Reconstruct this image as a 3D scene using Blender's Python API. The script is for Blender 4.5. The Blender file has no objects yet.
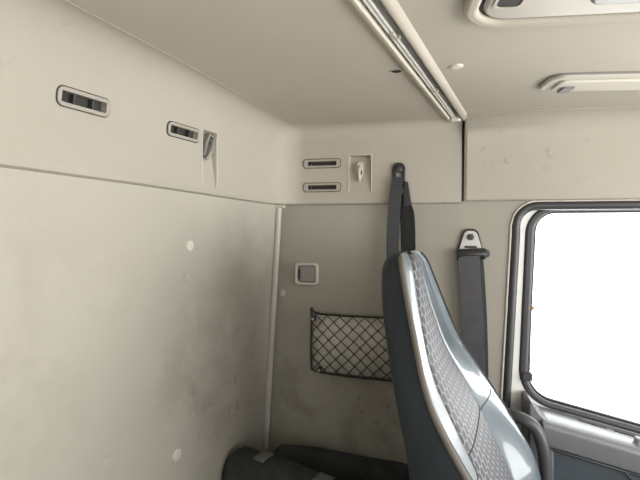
import bpy, bmesh, math, random
import numpy as np
from mathutils import Vector, Matrix
random.seed(7)
S = bpy.context.scene
COL = S.collection
PI = math.pi

# ------------------------------------------------------------------ materials
def nd(nt, t, **kw):
    n = nt.nodes.new(t)
    for k, v in kw.items():
        setattr(n, k, v)
    return n

def mat(name, col, rough=.6, metal=0, var=.06, vscale=6, bump=0, bscale=900, spec=.5, coat=0):
    m = bpy.data.materials.new(name); m.use_nodes = True
    nt = m.node_tree; b = nt.nodes['Principled BSDF']
    b.inputs['Roughness'].default_value = rough
    b.inputs['Metallic'].default_value = metal
    b.inputs['Specular IOR Level'].default_value = spec
    b.inputs['Coat Weight'].default_value = coat
    tc = nd(nt, 'ShaderNodeTexCoord')
    n = nd(nt, 'ShaderNodeTexNoise'); n.inputs['Scale'].default_value = vscale; n.inputs['Detail'].default_value = 6
    nt.links.new(tc.outputs['Object'], n.inputs['Vector'])
    mr = nd(nt, 'ShaderNodeMapRange')
    mr.inputs['From Min'].default_value = .3; mr.inputs['From Max'].default_value = .7
    mr.inputs['To Min'].default_value = 1 - var; mr.inputs['To Max'].default_value = 1 + var
    nt.links.new(n.outputs['Fac'], mr.inputs['Value'])
    mx = nd(nt, 'ShaderNodeVectorMath', operation='SCALE'); mx.inputs[0].default_value = col
    nt.links.new(mr.outputs[0], mx.inputs['Scale'])
    nt.links.new(mx.outputs[0], b.inputs['Base Color'])
    if bump:
        n2 = nd(nt, 'ShaderNodeTexNoise'); n2.inputs['Scale'].default_value = bscale; n2.inputs['Detail'].default_value = 3
        nt.links.new(tc.outputs['Object'], n2.inputs['Vector'])
        bp = nd(nt, 'ShaderNodeBump'); bp.inputs['Strength'].default_value = bump; bp.inputs['Distance'].default_value = .002
        nt.links.new(n2.outputs['Fac'], bp.inputs['Height']); nt.links.new(bp.outputs[0], b.inputs['Normal'])
    m['colnode'] = mx.name
    return m

def stain(m, center, radius, col, amount=.6, scale=9, lo=.45, hi=.62, squash=(1, 1, 1)):
    """a smudge of dirt with its own ragged outline, laid over a material's colour"""
    nt = m.node_tree; b = nt.nodes['Principled BSDF']
    src = b.inputs['Base Color'].links[0].from_socket
    tc = nd(nt, 'ShaderNodeTexCoord')
    mp = nd(nt, 'ShaderNodeMapping', vector_type='TEXTURE')
    mp.inputs['Location'].default_value = center
    mp.inputs['Scale'].default_value = [radius * s for s in squash]
    nt.links.new(tc.outputs['Object'], mp.inputs['Vector'])
    ln = nd(nt, 'ShaderNodeVectorMath', operation='LENGTH'); nt.links.new(mp.outputs[0], ln.inputs[0])
    fo = nd(nt, 'ShaderNodeMapRange', interpolation_type='SMOOTHSTEP')
    fo.inputs['From Min'].default_value = 1; fo.inputs['From Max'].default_value = .2
    nt.links.new(ln.outputs['Value'], fo.inputs['Value'])
    n = nd(nt, 'ShaderNodeTexNoise'); n.inputs['Scale'].default_value = scale; n.inputs['Detail'].default_value = 8
    n.inputs['Roughness'].default_value = .65
    nt.links.new(tc.outputs['Object'], n.inputs['Vector'])
    th = nd(nt, 'ShaderNodeMapRange', interpolation_type='SMOOTHSTEP')
    th.inputs['From Min'].default_value = lo; th.inputs['From Max'].default_value = hi
    th.inputs['To Max'].default_value = amount
    nt.links.new(n.outputs['Fac'], th.inputs['Value'])
    mu = nd(nt, 'ShaderNodeMath', operation='MULTIPLY')
    nt.links.new(fo.outputs[0], mu.inputs[0]); nt.links.new(th.outputs[0], mu.inputs[1])
    mi = nd(nt, 'ShaderNodeMix', data_type='RGBA')
    nt.links.new(mu.outputs[0], mi.inputs['Factor']); nt.links.new(src, mi.inputs['A'])
    mi.inputs['B'].default_value = (*col, 1)
    nt.links.new(mi.outputs['Result'], b.inputs['Base Color'])

M = {}
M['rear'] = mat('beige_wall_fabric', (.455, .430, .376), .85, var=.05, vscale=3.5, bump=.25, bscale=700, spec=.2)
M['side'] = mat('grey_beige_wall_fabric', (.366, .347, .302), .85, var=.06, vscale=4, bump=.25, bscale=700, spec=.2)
M['trim'] = mat('beige_moulded_trim', (.430, .400, .345), .6, var=.035, vscale=5, bump=.22, bscale=800, spec=.3)
M['ceil'] = mat('beige_headliner', (.535, .498, .43), .85, var=.03, vscale=5, bump=.3, bscale=900, spec=.2)
M['plastic'] = mat('pale_beige_plastic', (.55, .515, .45), .4, var=.02, bump=.05)
M['lens'] = mat('milky_lens', (.66, .63, .56), .25, var=.02)
M['vent'] = mat('vent_plastic', (.37, .345, .30), .45, var=.02)
M['plug'] = mat('pale_plug', (.66, .63, .57), .4, var=.02)
M['strip'] = mat('grey_beige_strip', (.50, .48, .43), .4, var=.03)
M['cream'] = mat('cream_lip', (.75, .71, .63), .45, var=.02)
M['rocker'] = mat('rocker_grey', (.27, .26, .24), .4, var=.04)
M['grey'] = mat('grey_plastic', (.23, .225, .22), .4, var=.05)
M['hatchgrey'] = mat('light_grey_plastic', (.49, .455, .41), .45, var=.03, bump=.05)
M['dark'] = mat('dark_slot', (.03, .028, .025), .7)
M['black'] = mat('black_plastic', (.022, .022, .024), .38, var=.1)
M['rubber'] = mat('black_rubber', (.045, .046, .05), .42, var=.1, bump=.05)
M['web'] = mat('charcoal_webbing', (.017, .018, .021), .65, var=.12, vscale=40, bump=.35, bscale=1500)
M['web2'] = mat('grey_violet_webbing', (.085, .083, .095), .5, var=.14, vscale=30, bump=.35, bscale=1500)
M['alu'] = mat('pale_anodised_aluminium', (.74, .73, .70), .3, metal=0, var=.03)
M['steel'] = mat('dull_steel', (.50, .50, .49), .45, metal=.5, var=.05)
M['white'] = mat('white_paint', (.90, .90, .88), .35, var=.01)
M['doorgrey'] = mat('mid_grey_door_plastic', (.17, .175, .19), .30, var=.05, spec=.8)
M['handle'] = mat('dark_grey_handle', (.075, .077, .083), .35, var=.05)
M['doorblue'] = mat('dark_blue_grey_door_panel', (.060, .075, .09), .55, var=.06, bump=.15)
M['leather'] = mat('slate_leather', (.024, .032, .039), .52, var=.10, vscale=9, bump=.3, bscale=420, spec=.3)
M['bolster'] = mat('blue_grey_leather', (.115, .147, .172), .30, var=.06, vscale=9, bump=.1, bscale=420, spec=.8, coat=.8)
M['piping'] = mat('cream_piping', (.17, .157, .137), .8, var=.04)
M['cush'] = mat('black_cushion_fabric', (.042, .046, .048), .9, var=.3, vscale=22, bump=.6, bscale=300, spec=.2)
M['label'] = mat('grey_cloth_label', (.12, .13, .13), .8, var=.1)
M['cord'] = mat('black_cord', (.012, .012, .012), .6)
M['liner'] = mat('pale_mesh_lining', (.66, .63, .57), .9, var=.12, vscale=60)
M['floor'] = mat('grey_floor_mat', (.20, .19, .18), .8)

# grime on the rear wall and scuffs on the trims
stain(M['rear'], (-.40, .93, 1.10), .34, (.28, .258, .21), .42, 8, .42, .62, (1, .8, 1))
stain(M['rear'], (-.40, .98, 1.02), .22, (.14, .125, .105), .35, 26, .56, .66)
stain(M['rear'], (-.41, 1.07, 1.33), .24, (.29, .28, .235), .4, 6, .38, .6)
stain(M['rear'], (-.48, .50, 1.20), .40, (.36, .33, .28), .4, 7, .45, .65)
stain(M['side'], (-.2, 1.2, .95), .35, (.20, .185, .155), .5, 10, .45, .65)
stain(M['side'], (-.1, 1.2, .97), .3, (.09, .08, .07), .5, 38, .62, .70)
stain(M['trim'], (.2, 1.2, 1.56), .26, (.20, .17, .14), .55, 34, .60, .70)
stain(M['trim'], (-.02, 1.2, 1.54), .10, (.78, .72, .62), .5, 45, .62, .70)
stain(M['trim'], (-.47, .6, 1.52), .35, (.30, .26, .21), .35, 30, .60, .72)

# perforated seat centre: two interleaved grids of dark ovals
def perforated():
    m = bpy.data.materials.new('perforated_grey_leather'); m.use_nodes = True
    nt = m.node_tree; b = nt.nodes['Principled BSDF']; b.inputs['Roughness'].default_value = .55; b.inputs['Specular IOR Level'].default_value = .35
    uv = nd(nt, 'ShaderNodeUVMap', uv_map='UVMap')
    def dots(off):
        s = nd(nt, 'ShaderNodeVectorMath', operation='ADD'); s.inputs[1].default_value = off
        nt.links.new(uv.outputs[0], s.inputs[0])
        fr = nd(nt, 'ShaderNodeVectorMath', operation='FRACTION'); nt.links.new(s.outputs[0], fr.inputs[0])
        c = nd(nt, 'ShaderNodeVectorMath', operation='SUBTRACT'); c.inputs[1].default_value = (.5, .5, 0)
        nt.links.new(fr.outputs[0], c.inputs[0])
        k = nd(nt, 'ShaderNodeVectorMath', operation='MULTIPLY'); k.inputs[1].default_value = (1, 1.55, 0)
        nt.links.new(c.outputs[0], k.inputs[0])
        l = nd(nt, 'ShaderNodeVectorMath', operation='LENGTH'); nt.links.new(k.outputs[0], l.inputs[0])
        return l.outputs['Value']
    mn = nd(nt, 'ShaderNodeMath', operation='MINIMUM')
    nt.links.new(dots((0, 0, 0)), mn.inputs[0]); nt.links.new(dots((.5, .5, 0)), mn.inputs[1])
    th = nd(nt, 'ShaderNodeMapRange', interpolation_type='SMOOTHSTEP')
    th.inputs['From Min'].default_value = .36; th.inputs['From Max'].default_value = .44
    nt.links.new(mn.outputs[0], th.inputs['Value'])
    mi = nd(nt, 'ShaderNodeMix', data_type='RGBA')
    mi.inputs['A'].default_value = (.060, .060, .072, 1); mi.inputs['B'].default_value = (.20, .20, .212, 1)
    nt.links.new(th.outputs[0], mi.inputs['Factor']); nt.links.new(mi.outputs['Result'], b.inputs['Base Color'])
    bp = nd(nt, 'ShaderNodeBump'); bp.inputs['Strength'].default_value = .4; bp.inputs['Distance'].default_value = .001
    nt.links.new(th.outputs[0], bp.inputs['Height']); nt.links.new(bp.outputs[0], b.inputs['Normal'])
    return m
M['perf'] = perforated()

def glass():
    m = bpy.data.materials.new('window_glass'); m.use_nodes = True
    nt = m.node_tree; nt.nodes.remove(nt.nodes['Principled BSDF'])
    t = nd(nt, 'ShaderNodeBsdfTransparent'); t.inputs[0].default_value = (.96, .97, .97, 1)
    g = nd(nt, 'ShaderNodeBsdfGlossy'); g.inputs['Roughness'].default_value = .02
    lw = nd(nt, 'ShaderNodeFresnel'); lw.inputs['IOR'].default_value = 1.3
    mx = nd(nt, 'ShaderNodeMixShader')
    nt.links.new(lw.outputs[0], mx.inputs[0]); nt.links.new(t.outputs[0], mx.inputs[1]); nt.links.new(g.outputs[0], mx.inputs[2])
    nt.links.new(mx.outputs[0], nt.nodes['Material Output'].inputs['Surface'])
    return m
M['glass'] = glass()

# ------------------------------------------------------------------ mesh helpers
def obj(name, bm, m, parent=None, smooth=35, bevel=0, seg=2):
    bmesh.ops.recalc_face_normals(bm, faces=bm.faces)
    me = bpy.data.meshes.new(name); bm.to_mesh(me); bm.free()
    me.materials.append(M[m] if isinstance(m, str) else m)
    if smooth:
        me.shade_smooth(); me.set_sharp_from_angle(angle=math.radians(smooth))
    o = bpy.data.objects.new(name, me); COL.objects.link(o)
    if parent: o.parent = parent
    if bevel:
        b = o.modifiers.new('bevel', 'BEVEL'); b.width = bevel; b.segments = seg; b.limit_method = 'ANGLE'
        b.angle_limit = math.radians(40)
    return o

def thing(name, label, cat, mtx=None, group=None):
    o = bpy.data.objects.new(name, None); COL.objects.link(o); o.empty_display_size = .05
    if mtx is not None: o.matrix_world = mtx
    o['label'] = label; o['category'] = cat
    if group: o['group'] = group
    return o

def tag(o, label, cat, group=None):
    o['label'] = label; o['category'] = cat
    if group: o['group'] = group
    return o

def struct(o):
    o['kind'] = 'structure'; return o

def prism(bm, poly, w0, w1, f=None):
    f = f or (lambda u, v, w: (u, v, w))
    a = [bm.verts.new(f(u, v, w0)) for u, v in poly]; b = [bm.verts.new(f(u, v, w1)) for u, v in poly]
    bm.faces.new(a); bm.faces.new(b[::-1])
    for i in range(len(a)):
        j = (i + 1) % len(a); bm.faces.new((a[i], a[j], b[j], b[i]))

def rrect(cx, cy, w, h, r, n=6):
    pts = []
    for sx, sy, a0 in ((1, 1, 0), (-1, 1, PI / 2), (-1, -1, PI), (1, -1, 1.5 * PI)):
        for k in range(n + 1):
            a = a0 + PI / 2 * k / n
            pts.append((cx + sx * (w / 2 - r) + r * math.cos(a), cy + sy * (h / 2 - r) + r * math.sin(a)))
    return pts

def round_poly(corners, n=8):
    """corners: (x, y, radius) -> polyline with rounded corners, same count for the same number of corners"""
    pts = []; k = len(corners)
    for i in range(k):
        p = Vector(corners[i][:2]); a = Vector(corners[i - 1][:2]); b = Vector(corners[(i + 1) % k][:2]); r = corners[i][2]
        d0 = (a - p).normalized(); d1 = (b - p).normalized()
        half = d0.angle(d1) / 2; L = r / math.tan(half)
        c = p + (d0 + d1).normalized() * (r / math.sin(half))
        s = p + d0 * L; e = p + d1 * L
        a0 = math.atan2((s - c).y, (s - c).x); a1 = math.atan2((e - c).y, (e - c).x)
        da = (a1 - a0 + PI) % (2 * PI) - PI
        for j in range(n + 1):
            t = a0 + da * j / n
            pts.append((c.x + r * math.cos(t), c.y + r * math.sin(t)))
    return pts

def ring(bm, outer, inner, w0, w1, f=None):
    f = f or (lambda u, v, w: (u, v, w))
    V = [[bm.verts.new(f(u, v, w)) for u, v in P] for P, w in ((outer, w0), (inner, w0), (inner, w1), (outer, w1))]
    n = len(outer)
    for i in range(n):
        j = (i + 1) % n
        for k in range(4):
            a, b = V[k], V[(k + 1) % 4]
            bm.faces.new((a[i], a[j], b[j], b[i]))

def tube(bm, pts, r, n=10, closed=False, flat=1.0):
    pts = [Vector(p) for p in pts]; N = len(pts)
    rs = r if isinstance(r, (list, tuple)) else [r] * N
    rings = []; up = None
    for i, p in enumerate(pts):
        a = pts[i - 1] if (i or closed) else p; b = pts[(i + 1) % N] if (i < N - 1 or closed) else p
        t = (b - a).normalized()
        if up is None:
            up = Vector((0, 0, 1)) if abs(t.z) < .9 else Vector((0, 1, 0))
        up = (up - t * up.dot(t)).normalized(); s = t.cross(up)
        rings.append([bm.verts.new(p + (up * math.cos(2 * PI * k / n) * flat + s * math.sin(2 * PI * k / n)) * rs[i]) for k in range(n)])
    for i in range(N if closed else N - 1):
        A, B = rings[i], rings[(i + 1) % N]
        for k in range(n):
            bm.faces.new((A[k], A[(k + 1) % n], B[(k + 1) % n], B[k]))
    if not closed:
        bm.faces.new(rings[0][::-1]); bm.faces.new(rings[-1])

def box(bm, c, s, rot=None):
    m = Matrix.Translation(c) @ (rot.to_4x4() if rot else Matrix()) @ Matrix.Diagonal((*s, 1))
    bmesh.ops.create_cube(bm, size=1, matrix=m)

def disc(bm, c, r, w0, w1, n=24, dome=0, f=None):
    prof = [(r, w0), (r, w1 - dome)]
    if dome: prof += [(r * .92, w1 - dome * .4), (r * .6, w1)]
    else: prof += [(r * .95, w1)]
    rings = [[bm.verts.new((c[0] + q * math.cos(2 * PI * k / n), c[1] + q * math.sin(2 * PI * k / n), w)) for k in range(n)] for q, w in prof]
    for A, B in zip(rings, rings[1:]):
        for k in range(n): bm.faces.new((A[k], A[(k + 1) % n], B[(k + 1) % n], B[k]))
    bm.faces.new(rings[0][::-1]); bm.faces.new(rings[-1])

def smooth_line(pts, n=8):
    """Catmull-Rom through the points"""
    P = [Vector(p) for p in pts]; P = [P[0] * 2 - P[1]] + P + [P[-1] * 2 - P[-2]]; out = []
    for i in range(1, len(P) - 2):
        for k in range(n):
            t = k / n; a, b, c, d = P[i - 1:i + 3]
            out.append(.5 * ((2 * b) + (c - a) * t + (2 * a - 5 * b + 4 * c - d) * t * t + (3 * b - a - 3 * c + d) * t ** 3))
    out.append(P[-2]); return out

def ribbon(bm, pts, widths, wdir, th):
    """a strap: centre line, width along wdir, thickness th"""
    P = [Vector(p) for p in pts]; N = len(P); rows = []
    for i, p in enumerate(P):
        t = (P[min(i + 1, N - 1)] - P[max(i - 1, 0)]).normalized()
        wd = Vector(wdir[i] if isinstance(wdir, list) else wdir); wd = (wd - t * wd.dot(t)).normalized(); nn = t.cross(wd)
        w = widths[i] if isinstance(widths, list) else widths
        K = 6
        top = [bm.verts.new(p + wd * w * (k / K - .5) + nn * th / 2) for k in range(K + 1)]
        bot = [bm.verts.new(p + wd * w * (k / K - .5) - nn * th / 2) for k in range(K + 1)]
        rows.append(top + bot[::-1])
    n = len(rows[0])
    for A, B in zip(rows, rows[1:]):
        for k in range(n): bm.faces.new((A[k], A[(k + 1) % n], B[(k + 1) % n], B[k]))
    bm.faces.new(rows[0][::-1]); bm.faces.new(rows[-1])

# ------------------------------------------------------------------ layout of the cab
# X = towards the windscreen, Y = towards the door wall, Z = up. Metres.
YW = 1.2                                   # inner face of the door-side wall
ZL = 1.463                                 # lower lip of the overhead panels
A = math.radians(10.6)                     # the rear wall is 10.6 degrees off square
RD = Vector((math.sin(A), math.cos(A), 0)); RN = Vector((math.cos(A), -math.sin(A), 0))
KC = Vector((-.369, YW, ZL))               # corner of rear wall and door wall
LEAN = .065                                # rear wall leans back towards its foot
INS = .02                                  # overhead panels stand this proud
def cz(y): return 1.653 + .02 * (1.15 - y)     # headliner height

def rear_frame(s, z, inset, lean=False):
    """frame on the rear wall: x along the wall to the corner, y up, z into the cab; s metres from the corner"""
    o = KC + RD * s + RN * inset; o.z = z
    up = Vector((0, 0, 1)); n = RN.copy(); r = RD.copy()
    if lean:
        o = o - RN * LEAN * (ZL - z)
        up = (Vector((0, 0, 1)) + RN * LEAN).normalized(); n = r.cross(up)
    m = Matrix((r, up, n)).transposed().to_4x4(); m.translation = o
    return m
def cove(t): return .072 + (.032 - .072) * t, .120 + (.034 - .120) * t      # run and rise of the cove, rear wall -> side wall
def rear_panel(s, z):
    """frame on the face of the rear overhead panel, following its lean into the cove"""
    t = float(np.interp(s, (-.42, -.32, -.22, -.12), (.02, .12, .28, .45)))
    rc, rz = cove(t); zc = cz((KC + RD * s).y) - rz
    sa = max(0, (z - zc) / rz); ca = math.sqrt(1 - sa * sa)
    m = rear_frame(s, z, INS + rc * (1 - ca))
    return m @ Matrix.Rotation(math.atan2(rc * sa, rz * ca), 4, 'X')
def side_frame(x, z, y=YW):
    m = Matrix(((1, 0, 0), (0, 0, 1), (0, -1, 0))).transposed().to_4x4(); m.translation = (x, y, z)
    return m
def ceil_frame(x, y, turn=0, drop=0):
    t = math.atan(.02)
    v = Vector((0, -math.cos(t), math.sin(t))); r = Vector((1, 0, 0)); n = r.cross(v)
    m = Matrix((r, v, n)).transposed().to_4x4(); m.translation = (x, y, cz(y) - drop)
    return m @ Matrix.Rotation(turn, 4, 'Z')

# ---- rear wall (leaning slab)
bm = bmesh.new()
def rw(s, z, d):
    return rear_frame(s, z, -d + .011, True).translation
for d in (0,):
    s0, s1, z0, z1 = -2.5, .08, 0.0, ZL + .04
    V = [bm.verts.new(rw(s, z, d)) for d in (0, .04) for s, z in ((s0, z0), (s1, z0), (s1, z1), (s0, z1))]
    for f in ((0, 1, 2, 3), (7, 6, 5, 4), (0, 4, 5, 1), (1, 5, 6, 2), (2, 6, 7, 3), (3, 7, 4, 0)): bm.faces.new([V[i] for i in f])
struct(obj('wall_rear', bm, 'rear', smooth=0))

# ---- door-side wall with the door opening (an upside-down U)
OPX, OPZ = .212, 1.4625
open_line = [(.186, .25), (.190, .99), (.2065, 1.386)]
for k in range(0, 9):
    a = PI - PI / 2 * k / 8
    open_line.append((OPX + .052 + .054 * math.cos(a), OPZ - .054 + .054 * math.sin(a)))
open_line += [(1.05, 1.4625), (1.12, 1.40), (1.12, .25)]
bm = bmesh.new()
poly = [(-.62, 0), (-.62, 1.70), (1.45, 1.70), (1.45, 0), (1.14, 0), (1.14, .25)]
poly += [p for p in open_line[::-1]][1:] + [(.19, 0)]
poly = [p for i, p in enumerate(poly) if i == 0 or (Vector(p) - Vector(poly[i - 1])).length > 1e-4]
from mathutils.geometry import tessellate_polygon
tri = tessellate_polygon([[Vector((u, v, 0)) for u, v in poly]])
fa = [bm.verts.new((u, YW, v)) for u, v in poly]; fb = [bm.verts.new((u, YW + .035, v)) for u, v in poly]
for t in tri:
    bm.faces.new([fa[i] for i in t]); bm.faces.new([fb[i] for i in t][::-1])
for i in range(len(poly)):
    j = (i + 1) % len(poly); bm.faces.new((fa[i], fa[j], fb[j], fb[i]))
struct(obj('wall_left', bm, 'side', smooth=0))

# ---- overhead panels: one moulding swept along the rear wall, round the corner and along the door wall
def path():
    """plan points (base point on the wall line, inward direction, share of the way round the corner)"""
    out = []
    R0 = .095
    # fillet between rear line and side line
    nA = RN.copy(); nB = Vector((0, -1, 0))
    k2 = Vector((KC.x, KC.y, 0))
    # centre: at distance R0 from both lines
    bis = (nA + nB).normalized(); half = math.acos(max(-1, min(1, nA.dot(bis))))
    c = k2 + bis * (R0 / math.cos(half))
    ta = c - nA * R0; tb = c - nB * R0
    for s, t in ((-2.4, 0), (-1.6, 0), (-.8, 0), (-.42, .02), (-.32, .12), (-.22, .28), (-.12, .45), (-.04, .57)):
        out.append((ta + RD * s, nA, t))
    a0 = math.atan2(-nA.y, -nA.x); a1 = math.atan2(-nB.y, -nB.x); da = (a1 - a0 + PI) % (2 * PI) - PI
    for k in range(13):
        a = a0 + da * k / 12; d = Vector((math.cos(a), math.sin(a), 0))
        out.append((c + d * R0, -d, .6 + .4 * k / 12))
    for x in (-.15, -.05, .0905): out.append((Vector((x, YW, 0)), nB, 1))
    return out
bm = bmesh.new(); rows = []
for p, n, t in path():
    Rc, Rz = cove(t); lip = .016 * min(1, max(0, (1.1 - p.y) / .6))
    prof = [(-.03, ZL - .004 + lip), (INS * .6, ZL - .004 + lip), (INS - .001, ZL - .001 + lip), (INS + .001, ZL + .005 + lip), (INS, ZL + .012 + lip)]
    q = p + n * (INS + Rc); zt = cz(q.y)
    prof += [(INS, ZL + (zt - Rz - ZL) * .5)]
    for k in range(0, 21):
        a = PI / 2 * k / 20
        prof.append((INS + Rc - Rc * math.cos(a), zt - Rz + Rz * math.sin(a) - .0005))
    prof += [(INS + Rc, zt + .02), (-.03, zt + .02)]
    rows.append([bm.verts.new(Vector((*(p + n * i).xy, z))) for i, z in prof])
n = len(rows[0])
for a, b in zip(rows, rows[1:]):
    for k in range(n): bm.faces.new((a[k], a[(k + 1) % n], b[(k + 1) % n], b[k]))
bm.faces.new(rows[0]); bm.faces.new(rows[-1][::-1])
trim1 = struct(obj('trim_1', bm, 'trim', smooth=30))

# ---- door header beyond the seam
bm = bmesh.new(); rows = []
for x in (.0965, .102, .3, .7, 1.44):
    e = 0 if x > .1 else -.004
    zt = cz(1.15)
    prof = [(-.02, ZL + .001), (.012, ZL + .001), (.018 + e, ZL + .004), (.021 + e, ZL + .012), (.026 + e, ZL + .08)]
    for k in range(0, 8):
        a = PI / 2 * k / 7
        prof.append((.028 + .058 - .058 * math.cos(a) + e, zt - .06 + .06 * math.sin(a) - .0007))
    prof += [(.088, zt + .02), (-.02, zt + .02)]
    rows.append([bm.verts.new((x, YW - i, z)) for i, z in prof])
n = len(rows[0])
for a, b in zip(rows, rows[1:]):
    for k in range(n): bm.faces.new((a[k], a[(k + 1) % n], b[(k + 1) % n], b[k]))
bm.faces.new(rows[0]); bm.faces.new(rows[-1][::-1])
struct(obj('trim_2', bm, 'trim', smooth=30))
# backing behind the seam
bm = bmesh.new(); box(bm, (.0937, YW - .004, 1.56), (.010, .008, .192))
struct(obj('trim_3', bm, 'rubber', smooth=0))

# ---- headliner with the channel of the curtain rail
TH = math.radians(13)
CD = Vector((math.sin(TH), math.cos(TH), 0)); CQ = Vector((math.cos(TH), -math.sin(TH), 0))
C0 = Vector((-.084, .558, 0))
def cp(q, t, dz): 
    p = C0 + CQ * q + CD * t; return Vector((p.x, p.y, cz(p.y) + dz))
bm = bmesh.new()
CL = (1.166 - .558) / math.cos(TH)
prof = [(-1.3, 0), (-.003, 0), (.001, -.004), (.005, -.0065), (.009, -.006), (.0105, -.003), (.011, .016), (.034, .016), (.0345, -.003),
        (.037, -.006), (.041, -.0065), (.046, -.004), (.050, 0), (2.2, 0), (2.2, .04), (-1.3, .04)]
rows = [[bm.verts.new(cp(q, t + (.62 if q > 1 and t == CL else 0), dz)) for q, dz in prof] for t in (-2.2, -.5, 0, .3, CL)]
n = len(prof)
for a, b in zip(rows, rows[1:]):
    for k in range(n): bm.faces.new((a[k], a[(k + 1) % n], b[(k + 1) % n], b[k]))
bm.faces.new(rows[0]); bm.faces.new(rows[-1][::-1])
struct(obj('ceiling', bm, 'ceil', smooth=40))

# ---- unseen rest of the shell (openings let the daylight in)
bm = bmesh.new(); box(bm, (.2, 0, -.02), (2.8, 2.9, .04)); struct(obj('floor', bm, 'floor', smooth=0))
bm = bmesh.new()
box(bm, (1.47, 0, .40), (.06, 2.5, .8)); box(bm, (1.47, 0, 1.70), (.06, 2.5, .12))
for y in (-1.18, 1.18): box(bm, (1.47, y, 1.28), (.06, .12, .8))
struct(obj('wall_front', bm, 'trim', smooth=0))
bm = bmesh.new()
box(bm, (.25, -1.22, .50), (2.6, .05, 1.0)); box(bm, (.25, -1.22, 1.60), (2.6, .05, .36))
box(bm, (-.38, -1.22, 1.22), (1.4, .05, .6)); box(bm, (1.25, -1.22, 1.22), (.55, .05, .6))
struct(obj('wall_right', bm, 'trim', smooth=0))

# ------------------------------------------------------------------ cut the vent slots and hook recesses into trim_1
REAR_VENTS = [(-.617, 1.5755, .086, .0255, 0, 0), (-.4025, 1.5730, .088, .0235, 0, 0)]
SIDE_VENTS = [(-.246, 1.562, .094, .021), (-.246, 1.5025, .094, .021)]
cut = bmesh.new()
def cutbox(m, c, s):
    bmesh.ops.create_cube(cut, size=1, matrix=m @ Matrix.Translation(c) @ Matrix.Diagonal((*s, 1)))
for s, z, w, h, sw, sh in REAR_VENTS: cutbox(rear_panel(s, z), (0, 0, 0), (w * .86, h * .56, .028))
for x, z, w, h in SIDE_VENTS: cutbox(side_frame(x, z, YW - INS), (0, 0, 0), (w * .78, h * .5, .028))
def wedge(m, pts_front, pts_back):
    V = [cut.verts.new(m @ Vector(p)) for p in pts_front + pts_back]; k = len(pts_front)
    cut.faces.new(V[:k]); cut.faces.new(V[k:][::-1])
    for i in range(k): cut.faces.new((V[i], V[(i + 1) % k], V[k + (i + 1) % k], V[k + i]))
HS = side_frame(-.150, 1.535, YW - INS)
HR = rear_panel(-.322, 1.535)
for m, w, h in ((HS, .054, .090), (HR, .046, .108)):   # recess deepest at the top, running out to nothing at the bottom
    wedge(m, [(-w / 2, -h / 2, .004), (w / 2, -h / 2, .004), (w / 2, h / 2, .004), (-w / 2, h / 2, .004)],
          [(-w / 2 + .002, -h / 2, -.001), (w / 2 - .002, -h / 2, -.001), (w / 2 - .003, h / 2 - .003, -.016), (-w / 2 + .003, h / 2 - .003, -.016)])
bmesh.ops.recalc_face_normals(cut, faces=cut.faces)
cme = bpy.data.meshes.new('cutter'); cut.to_mesh(cme); cut.free()
cob = bpy.data.objects.new('cutter', cme); COL.objects.link(cob)
md = trim1.modifiers.new('b', 'BOOLEAN'); md.object = cob; md.operation = 'DIFFERENCE'; md.solver = 'EXACT'
dg = bpy.context.evaluated_depsgraph_get()
nm = bpy.data.meshes.new_from_object(trim1.evaluated_get(dg))
trim1.modifiers.clear(); trim1.data = nm
nm.shade_smooth(); nm.set_sharp_from_angle(angle=math.radians(30))
bpy.data.objects.remove(cob)

# ------------------------------------------------------------------ vents
def vent(m, w, h, label, sw=.86, sh=.56, wide=True):
    t = thing('air_vent', label, 'air vent', m, 'slotted vents in the overhead panels')
    bm = bmesh.new()
    ring(bm, rrect(0, 0, w, h, h * .36), rrect(0, 0, w * sw, h * sh, .0012), -.001, .0030)
    obj('vent_frame', bm, 'vent', t, bevel=.001)
    bm = bmesh.new(); ring(bm, rrect(0, 0, w + .0028, h + .0028, h * .40), rrect(0, 0, w - .001, h - .001, h * .36), -.001, .0012)
    obj('gasket', bm, 'dark', t)
    bm = bmesh.new(); box(bm, (0, 0, -.0105), (w * sw, h * sh, .003)); obj('slot_back', bm, 'dark', t, smooth=0)
    for u in ((-.18, .18) if wide else (-.30,)):
        bm = bmesh.new(); box(bm, (u * w, 0, -.004), (.0028, h * sh, .007)); obj('divider', bm, 'rubber', t, smooth=0)
    return t
s, z, w, h, _, _ = REAR_VENTS[0]
vent(rear_panel(s, z), w, h, 'long slotted vent on the rear overhead panel, far from the coat hook')
s, z, w, h, _, _ = REAR_VENTS[1]
vent(rear_panel(s, z), w, h, 'slotted vent on the rear overhead panel, right beside the coat hook')
x, z, w, h = SIDE_VENTS[0]
vent(side_frame(x, z, YW - INS), w, h, 'upper of the two narrow stacked vents on the door side panel', .78, .5, False)
x, z, w, h = SIDE_VENTS[1]
vent(side_frame(x, z, YW - INS), w, h, 'lower of the two narrow stacked vents on the door side panel', .78, .5, False)

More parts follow.
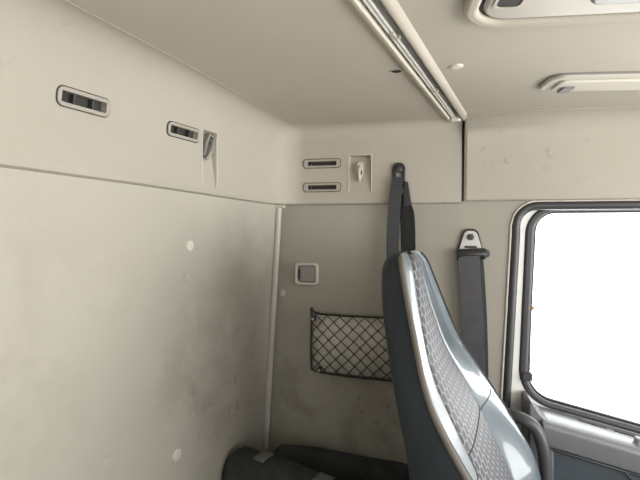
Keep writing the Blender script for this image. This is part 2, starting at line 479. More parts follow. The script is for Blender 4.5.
# ------------------------------------------------------------------ coat hooks in their recesses
def coat_hook(m, w, h, label, hc, hm, k=1.0, rot=0.0):
    cr_, sr_ = math.cos(rot), math.sin(rot)
    def hp(u, v): return hc[0] + k * (u * cr_ - v * sr_), hc[1] + k * (u * sr_ + v * cr_)
    t = thing('coat_hook', label, 'coat hook', m, 'fold-out coat hooks')
    bm = bmesh.new()
    out = [(-w / 2 - .0025, -h / 2), (w / 2 + .0025, -h / 2), (w / 2 + .0025, h / 2 + .0025), (-w / 2 - .0025, h / 2 + .0025)]
    inn = [(-w / 2, -h / 2), (w / 2, -h / 2), (w / 2, h / 2), (-w / 2, h / 2)]
    for a, b in ((1, 2), (2, 3), (3, 0)):
        prism(bm, [out[a], out[b], inn[b], inn[a]], -.002, .0012)
    obj('recess_rim', bm, 'plastic', t, bevel=.0006)
    bm = bmesh.new()
    body = [(-.007, .022), (.007, .022), (.0085, .006), (.006, -.012), (.003, -.020), (-.003, -.020), (-.006, -.012), (-.0085, .006)]
    prism(bm, [hp(u, v) for u, v in body], -.0135, -.002)
    obj('hook_body', bm, hm, t, bevel=.0015)
    bm = bmesh.new()
    pts = smooth_line([(*hp(0, .012), -.003), (*hp(0, .004), .006), (*hp(0, -.012), .007), (*hp(0, -.022), .003), (*hp(0, -.025), -.002)], 5)
    tube(bm, pts, .0034 * k, 8)
    obj('hook_finger', bm, hm, t)
    bm = bmesh.new(); box(bm, (*hp(.001, -.004 if k == 1 else .014), -.0018), (.009 * k, .010 * k, .001), Matrix.Rotation(rot, 3, 'Z')); obj('hinge_slot', bm, 'dark', t, smooth=0)
    return t
coat_hook(HS, .054, .090, 'beige coat hook in a square recess beside the stacked side vents', (-.001, .006), 'plastic')
coat_hook(HR, .046, .108, 'coat hook half folded out of a tapered recess on the rear overhead panel', (.001, .026), 'rocker', 1.15, -.45)

# ------------------------------------------------------------------ corner strip between rear wall and door wall
bm = bmesh.new()
pa = rear_frame(-.020, ZL - .004, .016, True).translation; pb = rear_frame(-.022, .625, .016, True).translation
tube(bm, [pa.lerp(pb, k / 6) for k in range(7)], .0080, 12)
o = tag(obj('corner_strip', bm, 'strip', None), 'pale rounded strip running down the corner between rear and side walls', 'trim strip')
bm = bmesh.new(); pm = pa.lerp(pb, .5); d = (pb - pa).normalized()
# small end cap at the top
bm.free(); bm = bmesh.new(); box(bm, pa + Vector((.002, -.004, -.004)), (.03, .012, .008)); obj('end_cap', bm, 'plastic', o, bevel=.002)

# ------------------------------------------------------------------ plugs
def plug(m, r, label, mtl='plastic', name='trim_plug', group='round trim plugs', h=.003):
    bm = bmesh.new(); disc(bm, (0, 0), r, -.002, h, 24, h * .7)
    o = obj(name, bm, mtl); o.matrix_world = m; return tag(o, label, 'plug', group)
plug(rear_frame(-.367, 1.367, 0.012, True), .0105, 'round plug on the upper part of the rear wall', 'plug')
plug(rear_frame(-.371, 1.306, 0.011, True), .0085, 'faint wall coloured plug just below the pale rear wall plug', 'rear', h=.0018)
plug(rear_frame(-.376, .966, 0.012, True), .0115, 'round plug low on the rear wall above the black cushion', 'plug')
plug(rear_frame(-.545, 1.03, 0.011, True), .009, 'faint wall coloured plug low on the rear wall, left of the others', 'rear', h=.0018)
plug(side_frame(-.356, 1.232, YW), .0095, 'small plug on the side wall left of the rocker switch', 'hatchgrey', h=.004)
plug(ceil_frame(.053, .804), .010, 'pale oval plug on the ceiling between curtain rail and lamp', 'cream')
bm = bmesh.new(); ring(bm, rrect(0, 0, .021, .021, .0104), rrect(0, 0, .017, .017, .0084), -.001, .0012)
r_ = thing('mounting_hole', 'dark round hole in the ceiling left of the curtain rail', 'hole', ceil_frame(-.043, .808))
obj('hole_rim', bm, 'ceil', r_)
bm = bmesh.new(); disc(bm, (0, 0), .0084, -.001, .0006); obj('hole_bottom', bm, 'dark', r_)

# ------------------------------------------------------------------ curtain rail
cr = thing('curtain_rail', 'long aluminium curtain rail in the ceiling channel', 'curtain rail')
bm = bmesh.new()
def railprof(t): return [cp(q, t, dz) for q, dz in ((.0145, .014), (.0145, -.0015), (.0155, -.003), (.0175, -.003), (.0185, -.001), (.0195, -.001), (.0205, -.003), (.0225, -.003), (.0235, -.0015), (.0235, .014))]
rows = [[bm.verts.new(p) for p in railprof(t)] for t in (-1.9, -.4, 0, .35, CL - .02)]
for a, b in zip(rows, rows[1:]):
    for k in range(len(a)): bm.faces.new((a[k], a[(k + 1) % len(a)], b[(k + 1) % len(a)], b[k]))
bm.faces.new(rows[0]); bm.faces.new(rows[-1][::-1])
obj('track', bm, 'alu', cr, smooth=25)
bm = bmesh.new(); rows = [[bm.verts.new(cp(q, t, dz)) for q, dz in ((.0235, .0155), (.0235, .010), (.0335, .010), (.0335, .0155))] for t in (-1.9, 0, CL - .02)]
for a, b in zip(rows, rows[1:]):
    for k in range(4): bm.faces.new((a[k], a[(k + 1) % 4], b[(k + 1) % 4], b[k]))
obj('rear_web', bm, 'grey', cr, smooth=0)
for t in (.11, .37):
    bm = bmesh.new(); c = cp(.0215, t, -.003)
    box(bm, c, (.006, .020, .004), Matrix.Rotation(-TH, 3, 'Z')); box(bm, cp(.0255, t + .006, -.002), (.007, .004, .008), Matrix.Rotation(-TH, 3, 'Z'))
    obj('glider', bm, 'plastic', cr, bevel=.001)
bm = bmesh.new(); box(bm, cp(.0225, CL - .018, .001), (.021, .014, .020), Matrix.Rotation(-TH, 3, 'Z')); obj('end_stop', bm, 'cream', cr, bevel=.003)

# ------------------------------------------------------------------ ceiling lamp
cl = thing('ceiling_lamp', 'long flat ceiling lamp with milky lens above the door window', 'lamp', ceil_frame(.379, .934, math.radians(-7.5)))
LW, LH = .345, .080
bm = bmesh.new(); prism(bm, rrect(0, 0, LW, LH, .026, 8), -.001, .007); obj('housing', bm, 'plastic', cl, bevel=.003, seg=3)
bm = bmesh.new(); prism(bm, rrect(.004, -.001, LW - .03, LH - .026, .010, 6), .006, .011); obj('lens', bm, 'lens', cl, bevel=.003, seg=3)
bm = bmesh.new(); prism(bm, rrect(-LW / 2 + .042, -.012, .020, .030, .003, 4), .0105, .0145); obj('switch', bm, 'grey', cl, bevel=.0012)
bm = bmesh.new(); ring(bm, rrect(0, 0, LW + .005, LH + .005, .028, 8), rrect(0, 0, LW - .002, LH - .002, .025, 8), -.001, .003); obj('gasket', bm, 'grey', cl)

# ------------------------------------------------------------------ roof hatch trim
rh = thing('roof_hatch', 'pale grey roof hatch panel with recessed grip in the ceiling', 'roof hatch', ceil_frame(.345, .394, math.radians(-4.8)))
HW, HH = .56, .56
bm = bmesh.new(); ring(bm, rrect(0, 0, HW, HH, .055, 10), rrect(0, 0, HW - .034, HH - .034, .040, 10), -.002, .009); obj('hatch_frame', bm, 'ceil', rh, bevel=.007, seg=4)
bm = bmesh.new(); ring(bm, rrect(0, 0, HW - .033, HH - .033, .040, 10), rrect(0, 0, HW - .046, HH - .046, .034, 10), -.002, .0015); obj('seal', bm, 'dark', rh)
bm = bmesh.new(); prism(bm, rrect(0, 0, HW - .045, HH - .045, .034, 10), -.002, .007); obj('hatch_panel', bm, 'hatchgrey', rh, bevel=.004, seg=3)
bm = bmesh.new(); ring(bm, rrect(-.232, -.208, .034, .036, .010), rrect(-.232, -.208, .027, .029, .008), .006, .0085); obj('grip_rim', bm, 'plastic', rh)
bm = bmesh.new(); prism(bm, rrect(-.232, -.208, .027, .029, .008), .0065, .0073); obj('grip_pocket', bm, 'dark', rh)
bm = bmesh.new(); prism(bm, rrect(-.05, -.195, .20, .04, .016), .006, .016); obj('handle', bm, 'grey', rh, bevel=.005, seg=3)

# ------------------------------------------------------------------ rocker switch on the side wall
sw = thing('rocker_switch', 'square rocker switch with pale surround on the side wall', 'switch', side_frame(-.2895, 1.283, YW))
bm = bmesh.new(); ring(bm, rrect(0, 0, .063, .058, .011), rrect(0, 0, .047, .043, .006), -.001, .009); obj('surround', bm, 'plastic', sw, bevel=.003, seg=3)
bm = bmesh.new(); prism(bm, rrect(0, 0, .0475, .0435, .006), -.001, .005); obj('switch_plate', bm, 'grey', sw, bevel=.001)
bm = bmesh.new(); prism(bm, rrect(.003, -.001, .036, .036, .003), .004, .009); obj('rocker', bm, 'rocker', sw, bevel=.0015)
bm = bmesh.new(); box(bm, (-.0195, -.001, .0055), (.004, .026, .002)); obj('indicator', bm, 'dark', sw, smooth=0)

# ------------------------------------------------------------------ cargo net
cn = thing('storage_net', 'black diamond mesh storage net stretched on the side wall behind the seat', 'net', side_frame(-.277, 1.03, YW))
# local: x right, y up, z out of the wall
TL, TR, BR, BL = (.006, .148), (.29, .146), (.29, -.012), (.001, .004)
def netz(u, v): return .009 + .010 * math.sin(PI * max(0, min(1, u / .29))) 
bm = bmesh.new()
bord = [(.004, .161), (.012, .155), (.028, .152), (.10, .1505), (.20, .1500), (.29, .150), (.2905, .06), (.29, -.007), (.20, -.005), (.10, -.001), (.03, .002), (.002, .008), (.000, .06), (.002, .12)]
tube(bm, [(u, v, netz(u, v)) for u, v in bord], .0026, 8, True); obj('border_cord', bm, 'cord', cn)
# white flecked lining behind the mesh
bm = bmesh.new()
G = [[bm.verts.new((u, (1 - t) * (.006 - .04 * u) + t * (.150 - .002 * u), netz(u, 0) - .007)) for t in (0, .5, 1)] for u in [.004 + .284 * k / 8 for k in range(9)]]
for a, b in zip(G, G[1:]):
    for k in range(2): bm.faces.new((a[k], a[k + 1], b[k + 1], b[k]))
lo = obj('lining', bm, 'liner', cn); sm = lo.modifiers.new('s', 'SOLIDIFY'); sm.thickness = .001; sm.offset = -1
bm = bmesh.new()
def inside(u, v): return .001 <= u <= .2895 and (.005 - .045 * u) <= v <= (.1515 - .006 * u)
def strand(u0, v0, du, dv):
    pts = []; k = 0; L = .6; N = 160
    for k in range(N):
        u = u0 + du * L * k / N; v = v0 + dv * L * k / N
        if inside(u, v):
            wob = .0012 * math.sin(60 * u + 40 * v0)
            pts.append((u, v + wob, netz(u, v)))
    if len(pts) > 4: tube(bm, pts[::3] + [pts[-1]], .00115, 6)
ang = math.radians(46)
for k in range(-8, 16):
    u0 = k * .0315
    strand(u0 + .008, -.02, math.cos(ang), math.sin(ang))
    strand(u0 - .01, .17, math.cos(ang * .94), -math.sin(ang * .94))
obj('mesh', bm, 'cord', cn)
for nm_, u, v in (('eyelet', .0065, .139), ('eyelet', .284, .139), ('eyelet', .284, -.004), ('eyelet', .022, .009)):
    bm = bmesh.new(); disc(bm, (u, v), .0065, -.001, .016, 16, .002); e = obj(nm_, bm, 'black', cn)
    bm = bmesh.new(); disc(bm, (u, v), .0036, .0155, .0172, 12, .0006); obj('screw', bm, 'steel', e)
bm = bmesh.new(); tube(bm, smooth_line([(.0065, .139, .013), (.004, .150, .012), (.002, .163, .009), (.004, .167, .008)], 4), .0038, 8); obj('hook', bm, 'black', cn)

# ------------------------------------------------------------------ upper belt hanging from the side panel, passing behind the seat
ub = thing('hanging_strap', 'black hanging strap with buckle, bolted high on the side panel above the seat', 'strap', side_frame(-.055, 1.543, YW - INS))
bm = bmesh.new(); disc(bm, (0, -.001), .0085, -.002, .013, 16, .003); obj('bolt', bm, 'rubber', ub)
bm = bmesh.new()
ring(bm, round_poly([(-.0155, .0155, .015), (.0155, .0155, .015), (.0145, -.044, .008), (-.017, -.044, .008)]), round_poly([(-.006, .0062, .0055), (.006, .0062, .0055), (.005, -.034, .004), (-.006, -.034, .004)]), -.001, .008)
obj('anchor_loop', bm, 'black', ub, bevel=.002)
bm = bmesh.new()
pts = smooth_line([(-.004, -.020, .012), (-.005, -.04, .014), (-.010, -.09, .016), (-.013, -.15, .017), (-.014, -.20, .016), (-.010, -.25, .015), (.004, -.33, .013), (.024, -.44, .012), (.034, -.60, .010)], 6)
ws = [.022 + .008 * min(1, k / 12) for k in range(len(pts))]
ribbon(bm, pts, ws, (1, .05, -.25), .003); obj('front_strap', bm, 'web', ub)
bm = bmesh.new()
prism(bm, round_poly([(.012, -.030, .004), (.022, -.032, .004), (.031, -.088, .003), (.010, -.094, .003)]), .004, .014); obj('buckle', bm, 'black', ub, bevel=.002)
bm = bmesh.new()
pts = smooth_line([(.013, -.060, .0085), (.016, -.088, .0085), (.021, -.13, .010), (.023, -.20, .010), (.026, -.25, .010), (.034, -.33, .008), (.044, -.44, .007), (.048, -.60, .005)], 6)
ws = [.018 + .018 * min(1, k / 9) for k in range(len(pts))]
ribbon(bm, pts, ws, (1, -.05, .3), .003); obj('rear_strap', bm, 'web', ub)

# ------------------------------------------------------------------ seat belt by the door
sb = thing('seat_belt', 'dark grey seat belt with steel anchor on the side wall by the door', 'seat belt', side_frame(.113, 1.365, YW))
bm = bmesh.new()
prism(bm, round_poly([(-.013, .029, .013), (.013, .029, .013), (.027, -.018, .004), (-.027, -.018, .004)]), .004, .009); obj('anchor_plate', bm, 'steel', sb, bevel=.001)
bm = bmesh.new(); ring(bm, round_poly([(-.0165, .0335, .016), (.0165, .0335, .016), (.030, -.019, .005), (-.030, -.019, .005)]), round_poly([(-.0115, .027, .011), (.0115, .027, .011), (.0245, -.016, .003), (-.0245, -.016, .003)]), -.001, .007); obj('anchor_surround', bm, 'black', sb, bevel=.0015)
bm = bmesh.new(); disc(bm, (0, .014), .0085, .008, .016, 6, .002); obj('bolt', bm, 'rubber', sb)
bm = bmesh.new(); box(bm, (0, -.0095, .0095), (.028, .005, .002)); obj('slot', bm, 'dark', sb, bevel=.0008)
bm = bmesh.new(); tube(bm, [(-.031, -.028, .016), (-.029, -.028, .016), (.031, -.025, .016), (.033, -.025, .016)], [.012, .0135, .0135, .012], 14); obj('webbing_guide', bm, 'black', sb)
bm = bmesh.new(); disc(bm, (.0335, -.0245), .010, .004, .020, 16, .002); obj('guide_end', bm, 'rubber', sb)
bm = bmesh.new()
pts = smooth_line([(-.005, -.03, .030), (-.003, -.08, .034), (.004, -.18, .036), (.010, -.30, .032), (.013, -.42, .030), (.014, -.60, .028), (.014, -.74, .026)], 6)
ribbon(bm, pts, .047, (1, .05, .16), .0022); obj('front_webbing', bm, 'web2', sb)
bm = bmesh.new()
pts = smooth_line([(.004, -.03, .018), (.008, -.08, .021), (.014, -.18, .023), (.018, -.30, .021), (.020, -.42, .020), (.021, -.60, .018), (.021, -.74, .016)], 6)
ribbon(bm, pts, .047, (1, .05, -.12), .0022); obj('rear_webbing', bm, 'web', sb)
bm = bmesh.new(); prism(bm, rrect(.022, -.76, .07, .05, .008), -.001, .04); obj('retractor_cover', bm, 'black', sb, bevel=.004)

# ------------------------------------------------------------------ door
dr = struct(bpy.data.objects.new('door_1', None)); COL.objects.link(dr)
D = lambda u, v, w: (u, w, v)
YD = 1.218
SL = -.235                                    # the window sill falls towards the windscreen
def sill(x): return .979 + SL * (x - .287)
# window openings as rounded polygons (x, z)
def win(g):
    # grow the outline by g
    x0, x1, zt = .262 - g, 1.02 + g, 1.442 + g * .8
    lean = .016
    zb0 = sill(x0) + .012 - g * .72; zb1 = sill(x1) + .012 - g * .72
    r = .052 + g
    return round_poly([(x0 - lean, zb0, r + .022), (x0, zt, r), (x1 - .06, zt, r), (x1, zb1, r)], 10)
fr_out = round_poly([(.150, .25, .01), (.17, 1.50, .05), (1.14, 1.50, .05), (1.18, .20, .01)], 10)
bm = bmesh.new()
ring(bm, fr_out, win(.017), YD + .004, YD + .05, D); obj('door_frame', bm, 'white', dr, smooth=30)
# weatherstrip of the door opening: rubber bead and pale lip
bm = bmesh.new()
line = [Vector((x + .010, YW + .004, z - .010 * (1 if z > 1.44 else 0))) for x, z in open_line[:-3]]
line = [Vector((x, YW + .002, z)) for x, z in ((.194, .30), (.198, .99), (.2155, 1.385))]
for k in range(0, 9):
    a = PI - PI / 2 * k / 8; line.append(Vector((.2155 + .047 + .047 * math.cos(a), YW + .002, 1.406 + .047 * math.sin(a))))
line += [Vector((x, YW + .002, 1.453)) for x in (.4, .7, 1.05)]
tube(bm, line, .0105, 12); obj('weatherstrip', bm, 'rubber', dr)
bm = bmesh.new(); tube(bm, [p + Vector((-.0115 if p.z < 1.41 else -.008 if p.z < 1.446 else 0, -.004, .0 if p.z < 1.41 else .006 if p.z < 1.446 else .0105)) for p in line], .0024, 8); obj('weatherstrip_lip', bm, 'cream', dr)

w1 = struct(bpy.data.objects.new('window_1', None)); COL.objects.link(w1)
bm = bmesh.new(); ring(bm, win(.0195), win(-.001), YD, YD + .030, D); obj('window_seal', bm, 'rubber', w1, smooth=30, bevel=.006, seg=4)
bm = bmesh.new(); ring(bm, win(.001), win(-.008), YD + .018, YD + .03, D); obj('glass_channel', bm, 'black', w1, smooth=30, bevel=.002)
bm = bmesh.new(); prism(bm, win(-.004), YD + .022, YD + .026, D); obj('pane', bm, 'glass', w1, smooth=0)
bm = bmesh.new(); box(bm, (.2475, YD + .001, 1.045), (.024, .012, .020)); obj('seal_joint', bm, 'rubber', w1, bevel=.003)
bm = bmesh.new(); prism(bm, [(.253, 1.02), (.261, 1.02), (.266, 1.34), (.263, 1.36)], YD + .034, YD + .040, D); obj('outer_guide', bm, 'black', w1)
bm = bmesh.new(); disc(bm, (0, 0), .006, 0, .003, 12); q = obj('reflector', bm, mat('amber_reflector', (.7, .25, .03), .3), w1); q.matrix_world = side_frame(.2635, 1.205, YD + .034)

# trim on the door below the window, prism along the falling sill
def sweep_x(bm, xs, prof):
    rows = []
    for x in xs:
        rows.append([bm.verts.new((x, y, z + sill(x) - sill(.287) + .979)) for y, z in prof])
    n = len(prof)
    for a, b in zip(rows, rows[1:]):
        for k in range(n): bm.faces.new((a[k], a[(k + 1) % n], b[(k + 1) % n], b[k]))
    bm.faces.new(rows[0]); bm.faces.new(rows[-1][::-1])
dt = obj; bm = bmesh.new()
sweep_x(bm, (.262, .275, .4, .6, .8, 1.1), [(YD + .03, -.004), (YD - .006, -.006), (1.180, -.0085), (1.134, -.0125), (1.129, -.016), (1.127, -.026), (1.134, -.066), (YD + .03, -.070)])
dtrim = obj('sill_trim', bm, 'doorgrey', dr, bevel=.004, seg=3)
for x0, x1 in ((.355, .415), (.43, .49), (.505, .57)):
    bm = bmesh.new(); sweep_x(bm, (x0, x1), [(1.2005, -.0056), (1.1975, -.0056), (1.1975, -.0072), (1.2005, -.0072)]); obj('vent_slit', bm, 'dark', dtrim, smooth=0)
bm = bmesh.new(); sweep_x(bm, (.462, .52), [(1.178, .004), (1.160, .002), (1.158, -.018), (1.178, -.014)]); obj('lock_lever', bm, 'grey', dr, bevel=.003)
bm = bmesh.new()   # end cheek that rises to the window corner
prism(bm, [(.2365, .60), (.2365, 1.006), (.243, 1.012), (.262, .985), (.290, .962), (.292, .60)], 1.142, YD + .03, D)
obj('trim_cheek', bm, 'doorgrey', dr, bevel=.006, seg=3)
bm = bmesh.new()
sweep_x(bm, (.286, .4, .6, .8, 1.1), [(YD + .03, -.069), (1.138, -.069), (1.144, -.076), (1.165, -.40), (YD + .03, -.40)]); obj('door_panel', bm, 'doorblue', dr, bevel=.003)
bm = bmesh.new(); tube(bm, [(.286, 1.137, sill(.286) - .0695), (.43, 1.137, sill(.43) - .0695), (.465, 1.141, sill(.465) - .10), (.49, 1.144, sill(.49) - .17)], .0022, 8); obj('panel_seam', bm, 'black', dr)
bm = bmesh.new(); prism(bm, [(.21, .25), (.21, .62), (1.12, .50), (1.12, .25)], 1.19, YD + .03, D); obj('door_bottom', bm, 'doorgrey', dr, smooth=0)

# ------------------------------------------------------------------ grab handle on the door pillar
bm = bmesh.new()
pts = smooth_line([(.175, YW + .004, .978), (.175, 1.180, .979), (.185, 1.140, .982), (.218, 1.116, .981), (.245, 1.112, .962), (.261, 1.111, .916), (.267, 1.111, .85), (.265, 1.111, .76), (.250, 1.112, .70), (.20, 1.125, .672), (.175, 1.170, .668), (.175, YW + .004, .668)], 6)
tube(bm, pts, .0135, 14)
tag(obj('grab_handle', bm, 'handle'), 'dark curved grab handle between the seat and the door panel', 'handle')

# ------------------------------------------------------------------ driver's seat
ST = math.radians(-10)
seat = thing('driver_seat', 'high backed leather seat with perforated centre and cream piping', 'seat', Matrix.Translation((.092, .874, 0)) @ Matrix.Rotation(ST, 4, 'Z'))
def curve(k):
    zs = [a for a, _ in k][::-1]; vs = [b for _, b in k][::-1]
    def f(z):
        # light smoothing of the piecewise line
        return sum(np.interp(z + d, zs, vs) for d in (-.03, -.015, 0, .015, .03)) / 5
    return f
c_back = curve([(1.3632, -0.1444), (1.3448, -0.1426), (1.2896, -0.1362), (1.2206, -0.1178), (1.1571, -0.1014), (1.1056, -0.0866), (1.0596, -0.0752), (0.9400, -0.0651), (0.6640, -0.0559)])
c_pipe = curve([(1.3632, -0.1149), (1.3457, -0.1085), (1.2905, -0.0911), (1.2252, -0.0690), (1.1645, -0.0508), (1.1176, -0.0246), (1.0771, 0.0044), (1.0228, 0.0379), (0.9860, 0.0563), (0.9262, 0.0793), (0.8480, 0.0931), (0.6640, 0.0931)])
c_crest = curve([(1.3632, -0.1159), (1.3328, -0.1085), (1.2537, -0.0912), (1.1976, -0.0759), (1.1461, -0.0489), (1.0872, -0.0070), (1.0412, 0.0232), (0.9952, 0.0609), (0.9630, 0.0867), (0.9216, 0.1069), (0.8931, 0.1170), (0.8020, 0.1235), (0.6640, 0.1143)])
c_pan = curve([(1.3632, -0.1120), (1.3402, -0.1028), (1.2712, -0.0898), (1.2031, -0.0713), (1.1608, -0.0593), (1.1286, -0.0415), (1.0688, -0.0083), (1.0228, 0.0140), (0.9897, 0.0306), (0.9262, 0.0618), (0.8480, 0.0867), (0.6640, 0.0867)])
c_pf = curve([(1.37, .26), (1.30, .28), (1.22, .38), (1.12, .47), (1.0, .49), (.6, .49)])
c_hw = curve([(1.3724, 0.0966), (1.3448, 0.1104), (1.2896, 0.1472), (1.2252, 0.1840), (1.1645, 0.2098), (1.1148, 0.2254), (1.0688, 0.2318), (0.9860, 0.2346), (0.8480, 0.2300), (0.6640, 0.2162)])
ZT = 1.357
ZB = .58
zs = [ZB + (ZT - .03 - ZB) * k / 56 for k in range(57)] + [ZT - .03 + .03 * math.sin(PI / 2 * k / 7) for k in range(1, 8)]
def shrink(z):
    if z < ZT - .03: return 1
    t = (z - (ZT - .03)) / .03
    return max(.05, math.sqrt(max(0, 1 - t * t)))
def half(z, inset=0):
    """half outline from back centre to front centre, (f, l)"""
    xb, xp, xc, xn, h = c_back(z), c_pipe(z), c_crest(z), c_pan(z), c_hw(z); pf = c_pf(z)
    xm = xb * .5 + xp * .5
    P = [(xb - .006, 0), (xb - .004, .5 * h), (xb + .000, .86 * h), (xb + .008, .96 * h), (xm - .004, 1.0 * h), (xp - .006, 1.005 * h), (xp, 1.0 * h),
         (xp * .5 + xc * .5 + .006, .955 * h), (xc + .0035, .87 * h), (xc + .001, .78 * h), (xc * .6 + xn * .4, (.35 + .63 * pf) * h), (xn + .001, (pf + .04) * h), (xn - .003, pf * h),
         (xn, (pf - .03) * h), (xn + .003, .6 * pf * h), (xn + .004, 0)]
    k = shrink(z)
    if k < 1:
        cx = xb * .5 + xn * .5
        P = [(cx + (f - cx) * (.35 + .65 * k), l * (.55 + .45 * k)) for f, l in P]
    return P
def grid_patch(i0, i1, side, off=0.0, sub=zs):
    """columns i0..i1 of the half outline on one side (side -1 = towards the cab), skipping none"""
    bm = bmesh.new(); rows = []
    for z in sub:
        P = half(z)[i0:i1 + 1]
        rows.append([bm.verts.new((f + off, l * side, z)) for f, l in P])
    for a, b in zip(rows, rows[1:]):
        for k in range(len(a) - 1): bm.faces.new((a[k], a[k + 1], b[k + 1], b[k]))
    return bm
# padded core of the backrest (dark leather back and sides, closed)
bm = bmesh.new(); rows = []
for z in zs:
    H = half(z); back = H[:7]; front = H[7:]
    front = [(f - .012, l * .985) for f, l in front]
    full = [(f, -l) for f, l in back] + [(f, -l) for f, l in front] + [(f, l) for f, l in front[::-1][1:]] + [(f, l) for f, l in back[::-1][:-1]]
    rows.append([bm.verts.new((f, l, z)) for f, l in full])
n = len(rows[0])
for a, b in zip(rows, rows[1:]):
    for k in range(n): bm.faces.new((a[k], a[(k + 1) % n], b[(k + 1) % n], b[k]))
bm.faces.new(rows[0][::-1]); bm.faces.new(rows[-1])
backrest = obj('backrest', bm, 'leather', seat, smooth=60)
for sd, word in ((-1, 'near'), (1, 'far')):
    bm = grid_patch(6, 12, sd)
    o = obj('bolster', bm, 'bolster', seat, smooth=180)
    ss = o.modifiers.new('u', 'SUBSURF'); ss.levels = ss.render_levels = 2
    so = o.modifiers.new('s', 'SOLIDIFY'); so.thickness = .011; so.offset = -1 if sd < 0 else -1
    sub = [z for z in zs if z <= ZT - .004]
    bm = bmesh.new(); tube(bm, [(half(z)[6][0] + (.001 if sd < 0 else -.008), half(z)[6][1] * sd * (1.003 if sd < 0 else .998), z) for z in sub], .0048, 8); obj('piping', bm, 'piping', seat, smooth=60)
    bm = bmesh.new(); tube(bm, [(half(z)[7][0] * .72 + half(z)[6][0] * .28, (half(z)[7][1] * .72 + half(z)[6][1] * .28) * sd * 1.004, z) for z in sub], .0026, 6); obj('seam', bm, 'cord', o)
    # cross seams where the bolster is stitched
    for zq in (1.060,):
        bm = bmesh.new()
        tube(bm, [(half(zq - .02 * (j / 5))[7 + j][0] + .0005, half(zq - .02 * (j / 5))[7 + j][1] * sd, zq - .02 * (j / 5)) for j in range(1, 6)], .0009, 6); obj('cross_seam', bm, 'cord', o)
# centre panel with UVs in units of one perforation
bm = bmesh.new(); uvl = bm.loops.layers.uv.new('UVMap'); rows = []
subz = [z for z in zs if z <= ZT - .002]
arc = 0; prev = None
for z in subz:
    H = half(z)[12:]; P = [(f, -l) for f, l in H] + [(f, l) for f, l in H[::-1][1:]]
    f0 = c_pan(z)
    if prev: arc += math.hypot(f0 - prev[0], z - prev[1])
    prev = (f0, z)
    rows.append([(bm.verts.new((f, l, z)), (l / .0200, arc / .0310)) for f, l in P])
for a, b in zip(rows, rows[1:]):
    for k in range(len(a) - 1):
        q = (a[k], a[k + 1], b[k + 1], b[k]); fc = bm.faces.new([v for v, _ in q])
        for lp, (_, uvv) in zip(fc.loops, q): lp[uvl].uv = uvv
o = obj('centre_panel', bm, 'perf', seat, smooth=70)
so = o.modifiers.new('s', 'SOLIDIFY'); so.thickness = .008; so.offset = -1
for zq in (1.050,):
    bm = bmesh.new(); tube(bm, [(half(zq)[12 + j][0] + .0008, -half(zq)[12 + j][1], zq) for j in range(4)] + [(half(zq)[15 - j][0] + .0008, half(zq)[15 - j][1], zq) for j in range(1, 4)], .0009, 6); obj('cross_seam', bm, 'cord', o)
# seat cushion, side bolsters, pan and pedestal below the picture
bm = bmesh.new(); prism(bm, rrect(.29, 0, .50, .43, .07, 8), .44, .56); obj('seat_cushion', bm, 'leather', seat, bevel=.035, seg=5)
bm = bmesh.new(); prism(bm, rrect(.22, 0, .62, .44, .05, 6), .36, .445); obj('seat_pan', bm, 'black', seat, bevel=.01)
bm = bmesh.new(); prism(bm, rrect(.22, 0, .36, .34, .03, 6), .04, .365); obj('suspension_bellows', bm, 'rubber', seat, bevel=.01)
bm = bmesh.new(); prism(bm, rrect(.22, 0, .48, .42, .03, 6), 0.0, .045); obj('base_plate', bm, 'black', seat, bevel=.005)
bm = bmesh.new(); prism(bm, rrect(-.02, 0, .10, .36, .03, 6), .36, .60); obj('backrest_hinge', bm, 'black', seat, bevel=.01)

# ------------------------------------------------------------------ black cushions on the bunk
def pad(name, p0, p1, w, h, ztop, label, droop=0, seed=1):
    """a soft padded block from p0 to p1 (plan), width w, height h; returns the object"""
    p0 = Vector((*p0, 0)); p1 = Vector((*p1, 0)); d = (p1 - p0); L = d.length; ang = math.atan2(d.y, d.x)
    bm = bmesh.new(); rnd = random.Random(seed)
    NL, NR = 28, 28; rows = []
    for i in range(NL + 1):
        t = i / NL; e = min(t, 1 - t) * L
        k = math.sqrt(max(0, 1 - (1 - min(1, e / .03)) ** 2)) if e < .03 else 1
        k = max(k, .04)
        ring_ = []
        for j in range(NR):
            a = 2 * PI * j / NR
            ca, sa = math.cos(a), math.sin(a)
            ex = .62
            y = math.copysign(abs(ca) ** ex, ca) * w / 2; z = math.copysign(abs(sa) ** ex, sa) * h / 2
            wob = 1 + .012 * math.sin(7 * t * L / .25 + a * 2 + seed)
            ring_.append(bm.verts.new((t * L, y * (.55 + .45 * k) * wob, z * (.45 + .55 * k) * wob - droop * t * t)))
        rows.append(ring_)
    for a, b in zip(rows, rows[1:]):
        for j in range(NR): bm.faces.new((a[j], a[(j + 1) % NR], b[(j + 1) % NR], b[j]))
    bm.faces.new(rows[0][::-1]); bm.faces.new(rows[-1])
    root = thing(name, label, 'cushion', Matrix.Translation((p0.x, p0.y, ztop - h / 2)) @ Matrix.Rotation(ang, 4, 'Z'), 'black cushions on the bunk')
    obj('pad', bm, 'cush', root, smooth=60)
    return root, L
fc_, L1 = pad('bunk_cushion', (-.429, 1.027), (-.09, .900), .10, .29, .902, 'black padded cushion with grey cloth patches, end against the rear wall', .018, 1)
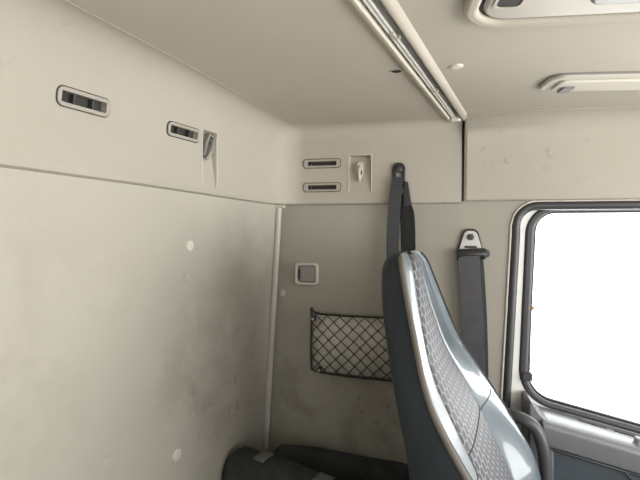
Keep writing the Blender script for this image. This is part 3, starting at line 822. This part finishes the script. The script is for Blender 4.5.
def patch(root, u0, u1, a0, a1, L, w, h, droop):
    bm = bmesh.new(); rows = []
    for i in range(5):
        t = (u0 + (u1 - u0) * i / 4) / L; row = []
        for j in range(9):
            a = math.radians(a0 + (a1 - a0) * j / 8); ca, sa = math.cos(a), math.sin(a)
            y = math.copysign(abs(ca) ** .62, ca) * (w / 2 + .0022); z = abs(sa) ** .62 * (h / 2 + .0032)
            row.append(bm.verts.new((t * L, y, z - droop * t * t)))
        rows.append(row)
    for r0, r1 in zip(rows, rows[1:]):
        for j in range(8): bm.faces.new((r0[j], r0[j + 1], r1[j + 1], r1[j]))
    o = obj('cloth_patch', bm, 'label', root); m = o.modifiers.new('s', 'SOLIDIFY'); m.thickness = .0015; m.offset = 0
patch(fc_, .086, .116, 82, 106, L1, .10, .29, .018); patch(fc_, .238, .272, 82, 110, L1, .10, .29, .018)
bc_, L2 = pad('bunk_cushion', (-.372, 1.138), (.03, 1.138), .105, .24, .856, 'plain black padded cushion lying along the side wall', .03, 2)
# the bunk that carries them
bk = thing('bunk', 'low bunk along the rear wall under the black cushions', 'bunk', Matrix.Translation((-.2, .6, 0)))
def bunk_poly(g):
    a = rw(.0, .5, -.006); b = rw(-1.9, .5, -.006)
    return [(a.x + .2, a.y - .6 - .006), (b.x + .2, b.y - .6), (b.x + .2 + .52, b.y - .6), (.02 + .2 - .12, 1.19 - .6 - .5), (.02 + .2 - .12, 1.194 - .6)]
bm = bmesh.new(); prism(bm, bunk_poly(0), 0, .50); obj('bunk_base', bm, 'side', bk, smooth=0)
bm = bmesh.new(); prism(bm, bunk_poly(0), .50, .588); obj('mattress', bm, 'rear', bk, bevel=.012)

# ------------------------------------------------------------------ daylight
w = bpy.data.worlds.new('sky'); S.world = w; w.use_nodes = True
nt = w.node_tree; bg = nt.nodes['Background']
tc = nd(nt, 'ShaderNodeTexCoord'); sx = nd(nt, 'ShaderNodeSeparateXYZ'); nt.links.new(tc.outputs['Generated'], sx.inputs[0])
rp = nd(nt, 'ShaderNodeValToRGB'); nt.links.new(sx.outputs['Z'], rp.inputs['Fac'])
mp = nd(nt, 'ShaderNodeMapRange'); mp.inputs['From Min'].default_value = -1; mp.inputs['From Max'].default_value = 1
nt.links.new(sx.outputs['Z'], mp.inputs['Value']); nt.links.new(mp.outputs[0], rp.inputs['Fac'])
rp.color_ramp.elements[0].position = .40; rp.color_ramp.elements[0].color = (1.35, 1.32, 1.26, 1)
rp.color_ramp.elements[1].position = .52; rp.color_ramp.elements[1].color = (.97, .99, 1.0, 1)
nt.links.new(rp.outputs[0], bg.inputs['Color']); bg.inputs['Strength'].default_value = 6.0

def portal(name, loc, rot, sx, sy):
    l = bpy.data.lights.new(name, 'AREA'); l.shape = 'RECTANGLE'; l.size = sx; l.size_y = sy; l.cycles.is_portal = True
    o = bpy.data.objects.new(name, l); COL.objects.link(o); o.location = loc; o.rotation_euler = rot
portal('windscreen_daylight', (1.51, 0, 1.23), (0, PI / 2, 0), .9, 2.3)
portal('door_window_daylight', (.64, 1.30, 1.15), (-PI / 2, 0, 0), 1.0, .7)
portal('far_window_daylight', (.59, -1.26, 1.22), (PI / 2, 0, 0), 1.0, .6)

# ------------------------------------------------------------------ camera
cam = bpy.data.cameras.new('camera'); co = bpy.data.objects.new('camera', cam); COL.objects.link(co)
cam.sensor_width = 36; cam.lens = 480 / 640 * 36; cam.clip_start = .02
co.location = (0, 0, 1.4); co.rotation_euler = (math.radians(90 - 1.4), 0, math.radians(12))
S.camera = co
S.view_settings.view_transform = 'Standard'; S.view_settings.look = 'None'; S.view_settings.gamma = 1
S.view_settings.use_curve_mapping = False
S.view_settings.exposure = 0.30
